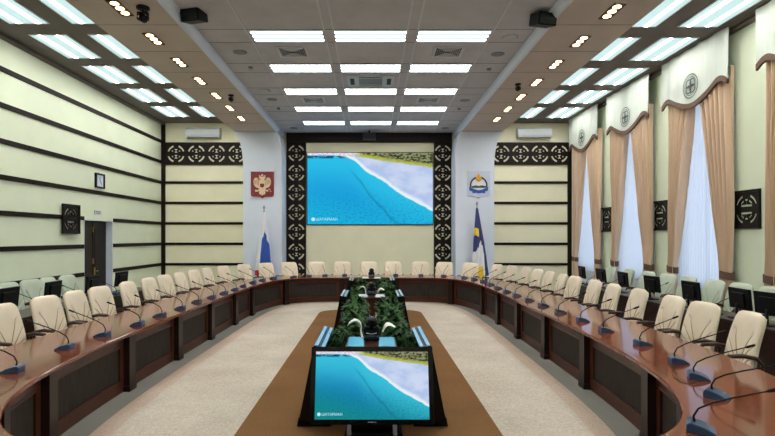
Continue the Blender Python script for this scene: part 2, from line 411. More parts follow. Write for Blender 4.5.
# door in the left wall
d = thing('door_1', None, None, (XL-.22, DY0, 0)); struct(d)
lf = MB(); lf.b2(0, .05, .03, .72, 0, DZ-.03, .005); lf.b2(.05, .06, .12, .62, .2, 1.0, .004); lf.b2(.05, .06, .12, .62, 1.15, 2.2, .004); lf.build('door_leaf', M['door'], d)
lf = MB(); lf.b2(0, .05, .735, 1.43, 0, DZ-.03, .005); lf.b2(.05, .06, .83, 1.33, .2, 1.0, .004); lf.b2(.05, .06, .83, 1.33, 1.15, 2.2, .004); lf.build('door_leaf', M['door'], d)
h = MB(); h.tube([(.06,.80,1.05),(.11,.80,1.05),(.11,.90,1.05)], .012); h.b2(.06,.07,.775,.825,.95,1.15); h.build('door_handle', M['gold'], d)
h = MB()
for z in (.3, 1.25, 2.1): h.b2(.05,.075,.715,.745,z,z+.14)
h.build('door_hinge', M['gold'], d)
jb = MB(); jb.b2(.0, .225, -.002, .02, 0, DZ); jb.b2(0, .225, 1.44, 1.462, 0, DZ); jb.b2(0,.225,0,1.46,DZ-.02,DZ); jb.build('door_reveal', M['white'], d)
struct(MB().b2(XL-.5, XL-.3, DY0-.3, DY1+.3, 0, 2.7).build('wall_door_backing', M['wenge']))
# windows
for i, (y0, y1) in enumerate(WIN):
    o = thing('window_%d' % (i+1), None, None, (XR+.16, (y0+y1)/2, WZ0)); struct(o); hw = (y1-y0)/2; hh = WZ1-WZ0
    f = MB()
    for y in (-hw+.03, 0, hw-.03): f.b2(-.03,.03,y-.03,y+.03,0,hh)
    for z in (.03, hh*.7, hh-.03): f.b2(-.028,.028,-hw,hw,z-.03,z+.03)
    f.build('window_frame', M['offwhite'], o)
    MB().b2(-.004,.004,-hw+.03,hw-.03,.03,hh-.03).build('window_pane', M['glass'], o)
    MB().b2(-.2,.02,-hw-.03,hw+.03,-.04,0,.004).build('window_sill', M['offwhite'], o)
# ------------------------------------------------------------------ openwork carving
def arc_hole(cx, cy, r0, r1, a0, a1, n=10):
    A = [math.radians(a0+(a1-a0)*i/n) for i in range(n+1)]
    return [(cx+r1*math.cos(a), cy+r1*math.sin(a)) for a in A] + [(cx+r0*math.cos(a), cy+r0*math.sin(a)) for a in A[::-1]]
def knot_holes(cx, cy, k=1.0):
    hs = []
    for a in (22, 112, 202, 292):
        hs.append(arc_hole(cx, cy, .245*k, .305*k, a-4, a+50))
    for sg in (1,-1):
        hs.append([(cx+x*k, cy+sg*y*k) for x, y in ((-.055,.165),(.055,.165),(.055,.14),(.018,.13),(.018,.075),(.05,.065),(.05,.04),(-.05,.04),(-.05,.065),(-.018,.075),(-.018,.13),(-.055,.14))])
        for sx in (1,-1):
            hs.append([(cx+sx*x*k, cy+sg*y*k) for x, y in ((.10,.075),(.15,.075),(.14,.11),(.10,.13))])
    return hs
def rect(x0,x1,y0,y1): return [(x0,y0),(x1,y0),(x1,y1),(x0,y1)]
RZ = (PI/2, 0, 0)
fl = thing('frieze_panel', 'dark openwork wooden frieze of circles high on the left back wall under the air conditioner', 'carved panel', (0,0,0))
me = curve_mesh('carved_board', [rect(0, 2.90, 0, .76)] + [h for k in range(4) for h in knot_holes(.37+.705*k, .38)], .02, M['wenge'])
mobj('carved_board', me, fl, (XL+.13, YB-.012, 4.48), RZ)
b = MB(); b.b2(XL+.13, XL+2.98, YB-.06, YB-.002, 5.20, 5.25); b.b2(XL+.13, XL+2.98, YB-.06, YB-.002, 4.47, 4.51); b.build('border_rail', M['wenge'], fl)
fr = thing('frieze_panel', 'dark openwork wooden frieze of circles high on the right back wall beside the curtains', 'carved panel', (0,0,0))
me = curve_mesh('carved_board', [rect(0, 2.72, 0, .76)] + [h for k in range(4) for h in knot_holes(.33+.675*k, .38)], .02, M['wenge'])
mobj('carved_board', me, fr, (XC+PO-.05, YB-.012, 4.48), RZ)
b = MB(); b.b2(XC+PO-.05, XR-.13, YB-.06, YB-.002, 5.20, 5.25); b.b2(XC+PO-.05, XR-.13, YB-.06, YB-.002, 4.47, 4.51); b.build('border_rail', M['wenge'], fr)
SX0, SX1 = -2.38, 2.27
for nm, x0, x1 in (('left', -3.09, SX0), ('right', SX1, 2.92)):
    t = thing('carved_column', 'tall dark openwork column of stacked circles on the %s edge of the big screen' % nm, 'carved panel')
    wd = x1-x0
    me = curve_mesh('carved_board', [rect(0, wd, 0, 5.4)] + [h for k in range(7) for h in knot_holes(wd/2, 5.02-.717*k, 1.0)], .02, M['wenge'])
    mobj('carved_board', me, t, (x0, YS-.014, 0), RZ)
    b = MB(); b.b2(x0, x0+.035, YS-.06, YS-.002, 0, 5.4); b.b2(x1-.035, x1, YS-.06, YS-.002, 0, 5.4); b.build('edge_moulding', M['wenge'], t)
t = MB(); t.b2(-3.09, 2.92, YS-.1, YS-.002, 5.40, ZC-.002); o = t.build('header_board', M['wenge'])
tag(o, 'dark wooden header board across the top of the big screen wall', 'board')
def plaque(label, loc, rz):
    t = thing('carved_plaque', label, 'wall plaque', loc, rz, 'square carved plaques on the side walls')
    holes = []
    for a in (20, 110, 200, 290): holes.append(arc_hole(0, 0, .235, .285, a, a+50))
    for sg in (1,-1):
        holes.append([(x, sg*y) for x, y in ((-.045,.19),(.045,.19),(.045,.165),(.016,.155),(.016,.09),(.15,.085),(.15,.05),(-.15,.05),(-.15,.085),(-.016,.09),(-.016,.155),(-.045,.165))])
        for sx in (1,-1): holes.append(arc_hole(0, 0, .15, .19, 35 if sg*sx > 0 else 110, 70 if sg*sx > 0 else 145, 5) if sg > 0 else arc_hole(0, 0, .15, .19, -70 if sx > 0 else -145, -35 if sx > 0 else -110, 5))
    me = curve_mesh('carved_board', [rect(-.34,.34,-.34,.34)] + holes, .02, M['wenge'])
    mobj('carved_board', me, t, (0,-.014,0), RZ)
    b = MB()
    for x0,x1,z0,z1 in ((-.355,-.315,-.355,.355),(.315,.355,-.355,.355),(-.315,.315,.315,.355),(-.315,.315,-.355,-.315)): b.b2(x0,x1,-.05,-.002,z0,z1)
    b.build('frame', M['wenge'], t); return t
plaque('square dark carved plaque on the left wall beside the door', (XL+.03, 12.55, 2.40), PI/2)
plaque('largest carved plaque, right wall between the two nearest curtained windows', (XR, 9.62, 2.48), -PI/2)
plaque('carved plaque on the right wall between the second and third curtained windows', (XR, 12.52, 2.48), -PI/2)
plaque('smallest carved plaque, right wall beside the farthest curtained window', (XR, 15.35, 2.48), -PI/2)
# ------------------------------------------------------------------ big screen
def screen_plane(x0, x1, y, z0, z1):
    b = MB(); q = [b.bm.verts.new(v) for v in ((x0,y,z0),(x1,y,z0),(x1,y,z1),(x0,y,z1))]; b.face(q, [(0,0),(1,0),(1,1),(0,1)]); return b
SZ0, SZ1 = 2.40, 5.05
t = thing('projection_screen', 'large wall screen showing turquoise lake and white beach between carved columns', 'screen', ((SX0+SX1)/2, YS-.02, SZ0))
hw = (SX1-SX0)/2-.02
MB().b2(-hw,hw,-.02,.018,0,SZ1-SZ0).build('backing', M['black'], t)
screen_plane(-hw+.03, hw-.02, -.022, .03, SZ1-SZ0-.02).build('picture', M['lake'], t)
mobj('caption', text_mesh('caption', 'ШАТАРМАН', .135, M['capt']), t, (-hw+.33, -.026, .165), RZ)
b = MB(); b.lathe([(.07,0),(.07,-.003)], (-hw+.24,-.026,.21), 20, 'Y'); b.build('caption_badge', M['capt'], t)
# ------------------------------------------------------------------ conference table ring
AH, BF, BN, TY = 2.91, 6.65, 6.2, 9.1
NP = 720
def _raw(phi):
    th = -PI/2 - phi; c, s = math.cos(th), math.sin(th); b = BF if s > 0 else BN; NA = 5.0 if s > 0 else 4.3
    dy = b*math.copysign(abs(s)**(2/NA), s)
    return Vector((-.135 + .0135*dy + AH*math.copysign(abs(c)**(2/NA), c), TY + dy))
_r = [_raw(2*PI*i/20000) for i in range(20000)]
_l = [0.]
for a, b in zip(_r, _r[1:]+_r[:1]): _l.append(_l[-1]+(b-a).length)
LEN = _l[-1]
def _resample(n):
    out = []; j = 0
    for i in range(n):
        s = LEN*i/n
        while _l[j+1] < s: j += 1
        f = (s-_l[j])/max(1e-9, _l[j+1]-_l[j]); out.append(_r[j].lerp(_r[(j+1) % 20000], f))
    return out
RP = _resample(NP)
def rpt(s):
    x = (s/LEN*NP) % NP; i = int(x); return RP[i].lerp(RP[(i+1) % NP], x-i)
def rnrm(s):
    t = rpt(s+.06)-rpt(s-.06); t.normalize(); n = Vector((-t.y, t.x))
    c = Vector((XC, TY)); return n if (rpt(s)-c).dot(n) > 0 else -n
def rp(s, d, z): p = rpt(s) + rnrm(s)*d; return Vector((p.x, p.y, z))
def find_s(px, d, side):                # where the ring (offset d) crosses picture column px
    best = None; n = 1600
    for i in range(n):
        s = LEN*i/n
        q = rp(s, d, 0)
        if q.y < 4.2: continue
        if side == 'L' and q.x > XC+.2: continue
        if side == 'R' and q.x < XC-.2: continue
        e = abs(CX + FPX*q.x/q.y - px)
        if best is None or e < best[0]: best = (e, s)
    return best[1]
def nearest_sd(x, y):
    p = Vector((x, y)); best = min(range(NP), key=lambda i: (RP[i]-p).length); s = LEN*best/NP
    return s, (p-RP[best]).dot(rnrm(s))
def sweep(b, s0, s1, d0, d1, z0, z1, step=.12, closed=False):
    n = max(1, int((s1-s0)/step)); pr = [(d0,z0),(d1,z0),(d1,z1),(d0,z1)]; rings = []
    for i in range(n+1):
        s = s0+(s1-s0)*i/n; rings.append(([b.bm.verts.new(rp(s,d,z)) for d,z in pr], s))
    for (a, sa), (c, sc) in zip(rings, rings[1:]):
        for k in range(4):
            j = (k+1) % 4; vk = (pr[k][0]+pr[k][1]); vj = (pr[j][0]+pr[j][1])
            b.face([a[k], a[j], c[j], c[k]], [(sa,vk),(sa,vj),(sc,vj),(sc,vk)])
    b.face(rings[0][0][::-1]); b.face(rings[-1][0])
table = thing('conference_table', 'large glossy mahogany oval ring conference table with panelled inner front', 'table', (0,0,0))
TW = 1.0; TZ = .75
b = MB(); n = 480
pr = [(.03,.705),(.004,.708),(0,.714),(0,.741),(.009,.75),(TW-.009,.75),(TW,.741),(TW,.714),(TW-.03,.705)]
rings = [[b.bm.verts.new(rp(LEN*i/n, d, z)) for d, z in pr] for i in range(n)]
for i in range(n):
    a, c = rings[i], rings[(i+1) % n]; sa, sc = LEN*i/n, LEN*(i+1)/n
    for k in range(len(pr)):
        j = (k+1) % len(pr); b.face([a[k], a[j], c[j], c[k]], [(sa,pr[k][0]),(sa,pr[j][0]),(sc,pr[j][0]),(sc,pr[k][0])])
b.build('tabletop', M['top'], table)
PL = [find_s(p, .02, 'L') for p in (53,132.5,180.5,213,237,253.5,287,342)]
PR = [find_s(p, .02, 'R') for p in (396.5,450,481,496.5,516,543,582,645)]
PS = PL + PR
gap = LEN - PS[-1] + PS[0]; m = 7
PS += [PS[-1]+gap*(i+1)/(m+1) for i in range(m)]
hp = .085
for i, s in enumerate(PS):
    b = MB(); sweep(b, s-hp, s+hp, .015, .17, 0, .705, .09); sweep(b, s-hp-.012, s+hp+.012, .005, .17, 0, .07, .09)
    sweep(b, s-.02, s+.02, .16, .55, .05, .70, .5)
    b.build('pilaster', M['pil'], table)
    s1 = PS[i+1] if i+1 < len(PS) else PS[0]+LEN
    a0, a1 = s+hp, s1-hp
    b = MB(); sweep(b, a0, a1, .09, .13, 0, .14); sweep(b, a0, a1, .09, .13, .585, .705); sweep(b, a0, a0+.09, .09, .13, .14, .585); sweep(b, a1-.09, a1, .09, .13, .14, .585)
    sweep(b, a0+.09, a1-.09, .083, .11, .14, .157); sweep(b, a0+.09, a1-.09, .083, .11, .568, .585)
    fp = b.build('front_panel', M['rail'], table)
    b = MB(); sweep(b, a0+.08, a1-.08, .115, .125, .15, .575); b.build('grille', M['grille'], fp)
# carpets
def ring_patch(d, z0, z1, n=200):
    b = MB(); pts = [rpt(LEN*i/n)+rnrm(LEN*i/n)*d for i in range(n)]
    b.prism([(p.x,p.y) for p in pts], z1-z0, lambda u,v,w: Vector((u,v,z0+w))); return b
tag(ring_patch(-.20, 0, .008).build('carpet', M['pink']), 'pinkish beige carpet edging inside the oval table', 'carpet')
tag(ring_patch(-.42, .008, .012).build('carpet', M['beige']), 'speckled beige carpet inside the oval table', 'carpet')
b = MB(); pts = [(XC+.07-1.32, 3.4),(XC+.07+1.32, 3.4)]
for i in range(17):
    a = PI*i/16; c, s = math.cos(a), math.sin(a)
    pts.append((XC+.07+1.32*math.copysign(abs(c)**.75, c), 13.3+.75*abs(s)**.75))
b.prism(pts, .008, lambda u,v,w: Vector((u,v,.012+w)))
tag(b.build('carpet_runner', M['brown']), 'long brown carpet runner under the plants and televisions', 'carpet')
# ------------------------------------------------------------------ chairs
def crease(x, z, lines):
    e = 0
    for (x0,z0,x1,z1,dp,w) in lines:
        dx, dz = x1-x0, z1-z0; t = max(0, min(1, ((x-x0)*dx+(z-z0)*dz)/(dx*dx+dz*dz)))
        px, pz = x0+dx*t, z0+dz*t + .03*math.sin(PI*t)
        dd = math.hypot(x-px, z-pz); e = max(e, dp*math.exp(-(dd/w)**2)*(1-.6*t))
    return e
CL = []
for sx in (1,-1):
    CL += [(sx*.012,.10,sx*.19,.46,.05,.013),(sx*.05,.09,sx*.255,.33,.05,.013),(sx*.12,.08,sx*.27,.20,.045,.014)]
def chair_parts(root, cover, seam_or_shade):
    nu, nv = 56, 56
    def bk(front):
        def fn(u, v):
            u = 2*u-1; w = (1-abs(2*v-1)**7)**(1/7)*(.305-.03*v) if 0 < v < 1 else .0
            if v in (0, 1): w = .19
            x = w*u; z = .655*v
            bul = max(0, (1-abs(u)**5)*(1-abs(2*v-1)**9))**.5
            y = (.052*bul - crease(x, z, CL)*min(1, bul)) if front else -.055*bul
            y += .05*u*u - .15*v + .02*math.sin(PI*v)
            return Vector((x, -.21+y, .50+z))
        return fn
    b = MB(); b.grid(bk(True), nu, nv); b.grid(bk(False), 14, 14); br = b.build('backrest', cover, root)
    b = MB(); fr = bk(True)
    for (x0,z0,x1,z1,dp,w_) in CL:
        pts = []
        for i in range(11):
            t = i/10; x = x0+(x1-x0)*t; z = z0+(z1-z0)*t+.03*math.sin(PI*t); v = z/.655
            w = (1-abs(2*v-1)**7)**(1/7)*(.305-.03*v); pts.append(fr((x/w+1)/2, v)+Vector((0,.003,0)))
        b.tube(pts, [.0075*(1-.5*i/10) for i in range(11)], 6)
    b.build('seam', seam_or_shade, br)  # thin darker tubes paint the shade lying in the backrest creases
    def st(topf):
        def fn(u, v):
            u = 2*u-1; vv = 2*v-1; w = (1-abs(vv)**7)**(1/7)*.265 if abs(vv) < 1 else .15
            bul = max(0, (1-abs(u)**5)*(1-abs(vv)**7))**.5
            return Vector((w*u, .06+.26*vv, .44+(.06 if topf else -.05)*bul))
        return fn
    b = MB(); b.grid(st(True), 14, 14); b.grid(st(False), 14, 14); b.build('seat', cover, root)
    for sx in (-1, 1):
        b = MB(); b.tube([(sx*.28,-.27,.56),(sx*.305,-.26,.66),(sx*.31,-.20,.725),(sx*.31,-.08,.745),(sx*.305,.05,.735),(sx*.30,.095,.68),(sx*.28,.08,.52),(sx*.24,.06,.42)], [.018,.024,.03,.032,.03,.024,.02,.016], 8, True, .7)
        b.build('armrest', M['armwood'], root)
    b = MB(); b.tube([(0,0,.40),(0,0,.12)], [.035,.028], 10); b.lathe([(.03,.13),(.05,.11),(.05,.07),(.03,.06)], seg=14); b.b2(-.12,.12,-.1,.12,.385,.40); b.build('pedestal_column', M['black'], root)
    for k in range(5):
        a = 2*PI*k/5+.3; c, s = math.cos(a), math.sin(a)
        b = MB(); b.tube([(.03*c,.03*s,.10),(.2*c,.2*s,.085),(.30*c,.30*s,.065)], [.024,.02,.016], 8, True, .8); lg = b.build('leg', M['armwood'], root)
        b = MB(); b.lathe([(.018,-.022),(.028,-.02),(.028,.02),(.018,.022)], (.30*c,.30*s,.028), 12, 'X'); b.build('caster', M['black'], lg)
CHG = 'cream leather chairs around the oval table'
proto = None
def place_chair(loc, rz, label, kind='cream', pr={}):
    if kind not in pr:
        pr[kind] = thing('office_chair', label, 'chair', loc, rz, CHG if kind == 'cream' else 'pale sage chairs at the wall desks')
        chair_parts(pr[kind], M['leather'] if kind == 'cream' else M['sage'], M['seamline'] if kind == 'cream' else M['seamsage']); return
    dup(pr[kind], loc, rz, label)
CD = 1.36
left_px = [4,48,78.5,101.5,130.5,150.5,166,181.5,195,208.5,224,244,266,290]
back_px = [316,342,369,394,421,444,471]
right_px = [744,701,669,635,610,592,573,560,548,536,524,510,495.5]
def ring_chair(px, side, label):
    s = find_s(px, CD, side); n = rnrm(s); q = rp(s, CD-.24, 0); f = -n
    place_chair((q.x, q.y, 0), math.atan2(-f.x, f.y)+random.uniform(-.12,.12), label)
for i, p in enumerate(left_px): ring_chair(p, 'L', '%s cream leather chair from the near end along the table\'s left side' % ORD[i])
for i, p in enumerate(back_px): ring_chair(p, 'L' if p < 369 else 'R' if p > 372 else 'L', '%s cream chair from the left behind the table\'s far end' % ORD[i])
for i, p in enumerate(right_px): ring_chair(p, 'R', '%s cream leather chair from the near end along the table\'s right side' % ORD[i])
for i, p in enumerate((8,33,51,70)):
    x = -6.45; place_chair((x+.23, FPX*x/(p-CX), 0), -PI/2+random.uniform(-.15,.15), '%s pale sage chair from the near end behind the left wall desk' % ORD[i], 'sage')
for i, p in enumerate((766,738,712,685,666,646,626,609)):
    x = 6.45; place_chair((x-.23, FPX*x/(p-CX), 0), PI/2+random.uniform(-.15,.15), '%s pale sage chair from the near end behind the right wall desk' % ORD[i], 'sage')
# ------------------------------------------------------------------ wall desks with monitors
for sgn, nm, y0, y1 in ((-1,'left',5.0,12.6),(1,'right',4.0,14.8)):
    t = thing('wall_desk', 'long dark brown desk with monitors along the %s wall' % nm, 'desk', (sgn*5.55, (y0+y1)/2, 0)); L = (y1-y0)/2
    MB().b2(-.30,.30,-L,L,.715,.75,.006).build('desktop', M['deskwood'], t)
    MB().b2(-sgn*.26-.015,-sgn*.26+.015,-L+.02,L-.02,.02,.715).build('front_panel', M['deskwood'], t)
    for k in range(7):
        y = -L+.03+(2*L-.06)*k/6; MB().b2(-.27,.27,y-.02,y+.02,0,.715).build('side_panel', M['deskwood'], t)
def monitor(loc, rz, label, pr=[]):
    if pr: dup(pr[0], loc, rz, label); return
    t = thing('desk_monitor', label, 'monitor', loc, rz, 'black monitors on the wall desks'); pr.append(t)
    b = MB(); b.box((0,0,.30), (.50,.035,.31), (-.10,0,0), .006); b.box((0,.03,.29), (.3,.03,.2), (-.10,0,0), .008); b.build('housing', M['black'], t)
    b = MB(); b.box((0,-.0195,.302), (.475,.002,.28), (-.10,0,0)); b.build('display', M['blackgloss'], t)
    MB().tube([(0,.04,.02),(0,.05,.22)], .02, 8).build('stand', M['black'], t)
    MB().b2(-.12,.12,-.07,.11,0,.018,.005).build('base', M['black'], t)
for i, p in enumerate((7,53,93,121.5)):
    x = -5.50; monitor((x, FPX*x/(p-CX), .75), -PI/2+PI+random.uniform(-.1,.1)+PI, '%s black monitor from the near end on the left wall desk' % ORD[i])
for i, p in enumerate((770,740,691,652,623,601,582)):
    x = 5.50; monitor((x, FPX*x/(p-CX), .75), PI/2+random.uniform(-.1,.1), '%s black monitor from the near end on the right wall desk' % ORD[i])
# ------------------------------------------------------------------ microphones
MG = 'gooseneck microphones on the oval table'
def mic_parts(t):
    b = MB()                                # wedge: tall edge towards the sitter (-y), sloping down to +y
    sec = [(-.075,0),(.085,0),(.085,.012),(.02,.045),(-.055,.062),(-.075,.05)]
    b.prism([(y,z) for y,z in sec], .15, lambda u,v,w: Vector((-.075+w, u, v)))
    bmesh.ops.bevel(b.bm, geom=list(b.bm.edges), offset=.005, segments=2, affect='EDGES'); b.build('base', M['micblue'], t)
    b = MB()
    for x in (-.04, .0, .04): b.box((x, .045, .0335), (.022,.014,.006), (-.46,0,0), .002)
    b.build('button', M['greyplastic'], t)
    pts = [(0,-.03,.05),(0,-.035,.09),(0,-.01,.14),(0,.06,.185),(0,.17,.235),(0,.30,.285),(0,.34,.30)]
    MB().tube(pts, [.009,.0065,.006,.006,.0055,.005,.005], 7).build('gooseneck', M['black'], t)
    MB().tube([(0,.335,.298),(0,.35,.304),(0,.395,.322),(0,.405,.326)], [.006,.011,.011,.007], 8).build('microphone_head', M['black'], t)
def mic(loc, rz, label, group=MG, pr=[]):
    if pr: r = dup(pr[0], loc, rz, label); r['group'] = group; return
    t = thing('gooseneck_microphone', label, 'microphone', loc, rz, group); pr.append(t); mic_parts(t)
mics = {'left': [(14,369),(64,347.5),(103,334.5),(137,324),(160,315),(180.5,307.5),(197,301),(212,296.5),(224,292.5),(235,289),(243.5,285.5),(253,282),(262,279.8),(273,278)],
        'back': [(294,277),(308,276),(325,275.5),(345,275),(396,275),(421,275.2),(445,275.8),(464,277.3)],
        'right': [(474,279),(483.6,281),(491,284),(498,287.5),(506.5,291),(517,295),(529.5,299.5),(543.5,305),(560.6,311.5),(583,320),(606.5,330),(642,343),(679,361),(699,377),(717,395),(700,428)]}
for side, lst in mics.items():
    if side == 'left' : seq = lst
    elif side == 'right': seq = lst[::-1]
    else: seq = lst
    for i, (px, py) in enumerate(seq):
        q = F(px, py, .77); s, d = nearest_sd(q.x, q.y); d = max(.13, min(.8, d)); q = rp(s, d, TZ); n = rnrm(s)
        rz = math.atan2(-n.x, n.y) + random.uniform(-.15,.15)
        if side == 'right' and i < 4: rz += (.25,-.35,-.1,.0)[i]
        if side == 'back': lab = '%s black gooseneck microphone from the left along the table\'s far end' % ORD[i]
        else: lab = '%s black gooseneck microphone from the near end on the table\'s %s side' % (ORD[i], side)
        mic(q, rz, lab)
for i, p in enumerate((39,82,115)):
    mic((-5.42, FPX*-5.42/(p-CX), .75), PI/2, '%s black gooseneck microphone from the near end on the left wall desk' % ORD[i], 'gooseneck microphones on the wall desks')
for i, p in enumerate((715,648,609,588)):
    mic((5.42, FPX*5.42/(p-CX), .75), -PI/2, '%s black gooseneck microphone from the near end on the right wall desk' % ORD[i], 'gooseneck microphones on the wall desks')
# a thin cable lying on the near right of the table
q0, q1 = F(650,366,.755), F(664,385,.755)
def onring(px, py):
    q = F(px, py, .753); return (q.x, q.y, .754)
b = MB(); b.tube([onring(*p) for p in ((683,366),(676,366.5),(672,371),(674,377),(681,382),(690,384),(697,382))], .003, 6)
tag(b.build('cable', M['black']), 'thin dark cable looping on the right tabletop between microphones', 'cable')
# ------------------------------------------------------------------ curtains
def curtain_set(yc, hw, which):
    X = XR
    grp = 'window curtain sets along the right wall'
    z0w = lambda t: 4.83 + .13*math.exp(-((abs(t)-.78)/.22)**2) - .17*math.exp(-(t/.42)**2) - .05*max(0, abs(t)-.9)*10*.5
    v = thing('valance', 'pale valance with knot emblem and brown hem above the %s' % which, 'valance', (X-.27, yc, 0), 0, 'valances above the windows')
    b = MB()
    def fn(u, w, off): t = 2*u-1; zz = z0w(t)+.09; return Vector((off+.012*math.sin(9*u*PI+w), hw*t, zz+(ZW-.01-zz)*w))
    b.grid(lambda u,w: fn(u,w,0), 40, 8); b.grid(lambda u,w: fn(u,w,.02), 40, 8)
    b.build('cloth', M['valance'], v)
    b = MB(); n = 40
    for i in range(n):
        t0, t1 = 2*i/n-1, 2*(i+1)/n-1
        q = [Vector((x, hw*t, z0w(t)+dz)) for t in (t0,t1) for x in (-.012,.03) for dz in (0,.11)]
        vs = [b.bm.verts.new(p) for p in q]
        for idx in ((0,1,5,4),(2,3,7,6),(0,4,6,2),(1,5,7,3)): b.face([vs[k] for k in idx])
    b.build('hem', M['brownband'], v)
    b = MB(); b.grid(lambda u,w: Vector((-.022, math.cos(2*PI*u)*(.235+.02*w), 5.12+math.sin(2*PI*u)*(.235+.02*w))), 40, 1)
    for k in range(4):
        a = PI/4+k*PI/2; cx, cz = .085*math.cos(a), .085*math.sin(a)
        b.grid(lambda u,w: Vector((-.022, cx+math.cos(2*PI*u)*(.07+.022*w), 5.12+cz+math.sin(2*PI*u)*(.07+.022*w))), 20, 1)
    b.grid(lambda u,w: Vector((-.022, math.cos(2*PI*u)*(.185+.012*w), 5.12+math.sin(2*PI*u)*(.185+.012*w))), 32, 1)
    b.b2(-.024,-.020,-.012,.012,4.96,5.28); b.b2(-.024,-.020,-.16,.16,5.108,5.132); b.build('emblem', M['knot'], v)
    # drapes, drawn aside and tied
    ZT = 1.24
    for sy, nm in ((-1,'near'),(1,'far')):
        t = thing('drape', 'tan drape tied back on the %s side of the %s' % (nm, which), 'curtain', (X-.145, yc, 0), 0, 'tan drapes at the windows')
        npl = 6.0
        def wid(z):
            if z >= ZT:
                f = min(1, (z-ZT)/(5.1-ZT)); return .26 + (hw*.86-.26)*(f**1.15)
            return .26 + .16*(ZT-z)/ZT
        ph = random.uniform(0, 6)
        def fd(u, w):
            z = .03 + (5.22-.03)*w; wd = wid(z); a = u + .03*math.sin(5*u+z)
            amp = .085*(.55+.45*min(1, abs(z-ZT)/1.2)); dy = hw-.07-wd*u
            inner = .1*math.exp(-((z-ZT)/.25)**2)
            return Vector((amp*math.sin(2*PI*npl*a+ph)*(1-.3*math.sin(3*a+z*.6)) - inner*.2, sy*dy, z))
        MB().grid(fd, 98, 40).build('drape_cloth', M['tan'], t)
        b = MB()
        b.grid(lambda u,w: Vector((.085*math.cos(2*PI*u)-.0, sy*(hw-.20)+.185*math.sin(2*PI*u), ZT-.07+.14*w+ .02*math.sin(2*PI*u))), 28, 2)
        b.build('tieback', M['brownband'], t)
    t = thing('sheer_curtain', 'white sheer voile curtain hanging inside the %s' % which, 'curtain', (X-.035, yc, 0), 0, 'sheer curtains at the windows')
    MB().grid(lambda u,w: Vector((.012*math.sin(2*PI*22*u+.7*math.sin(9*u)), hw*.87*(2*u-1), .04+5.2*w)), 264, 4).build('sheer_cloth', M['sheer'], t)
curtain_set(16.50, 1.08, 'farthest window')
curtain_set(13.66, 1.10, 'third window from the front')
curtain_set(10.86, 1.10, 'second window from the front')
curtain_set(7.93, 1.10, 'nearest window')
# ------------------------------------------------------------------ ceiling lights
def light_proto(name, label, cat, w, l, m, grp):
    t = thing(name, label, cat, (0,0,0), 0, grp)
    b = MB(); r = .022
    for x0,x1,y0,y1 in ((-w/2-r,-w/2,-l/2-r,l/2+r),(w/2,w/2+r,-l/2-r,l/2+r),(-w/2,w/2,-l/2-r,-l/2),(-w/2,w/2,l/2,l/2+r)): b.b2(x0,x1,y0,y1,-.014,0)
    b.build('frame', M['gridbar'], t)
    MB().b2(-w/2,w/2,-l/2,l/2,-.010,-.002).build('diffuser', m, t); return t
wp = None
NEAR = {-3:'overhead', -2:'overhead', -1:'near'}
for sgn, nm, dy in ((-1,'left',0),(1,'right',.15)):
    for row, xa, xb in (('inner',4.72,5.43),('outer',5.87,6.60)):
        seen = 0
        for k in range(-5, 4):
            y0 = 10.18+dy+1.86*k; xm = XC+sgn*(xa+xb)/2
            if k >= -1: lab = '%s white light panel from the front in the %s row of the dark %s ceiling' % (ORD[k+1], row, nm)
            else: lab = 'white light panel of the %s %s ceiling row, directly overhead beyond the view' % (nm, row)
            if wp is None: wp = light_proto('ceiling_light', lab, 'ceiling light', .71, 1.30, M['lampwing'], 'light panels of the dark side ceilings'); wp.location = (xm, y0+.65, ZW)
            else: dup(wp, (xm, y0+.65, ZW), 0, lab)
mp_ = None
for ci, (x0, x1) in enumerate(LX):
    cn = ('left','middle','right')[ci]
    for k in range(-6, 5):
        y0 = 9.5+1.86*k
        lab = ('%s white light panel from the front in the %s column of the grey ceiling' % (ORD[k], cn)) if k >= 0 else 'white light panel of the %s grey ceiling column, overhead beyond the view' % cn
        if mp_ is None: mp_ = light_proto('ceiling_light', lab, 'ceiling light', 1.32, .55, M['lampmid'], 'light panels of the grey centre ceiling'); mp_.location = ((x0+x1)/2, y0+.28, ZC)
        else: dup(mp_, ((x0+x1)/2, y0+.28, ZC), 0, lab)
# downlights
dl = None
for sgn, nm, x in ((-1,'left',-3.99),(1,'right',3.87)):
    for k in range(0, 7):
        y = 8.25+1.28*k + (.12 if sgn > 0 else 0)
        lab = '%s triple downlight from the front in the %s soffit' % (ORD[k], nm)
        if dl is None:
            dl = thing('downlight', lab, 'downlight', (x,y,ZS), 0, 'triple downlights in the soffits')
            b = MB()
            for x0,x1,y0,y1 in ((-.10,-.085,-.28,.28),(.085,.10,-.28,.28),(-.085,.085,-.28,-.265),(-.085,.085,.265,.28)): b.b2(x0,x1,y0,y1,-.012,0)
            b.b2(-.085,.085,-.265,.265,-.004,-.001); b.build('housing', M['armwood'], dl)
            for q in (-.175,0,.175): MB().lathe([(.062,-.004),(.062,-.010),(.05,-.014)], (0,q,0), 18).build('lamp', M['lampwarm'], dl)
        else: dup(dl, (x,y,ZS), 0, lab)
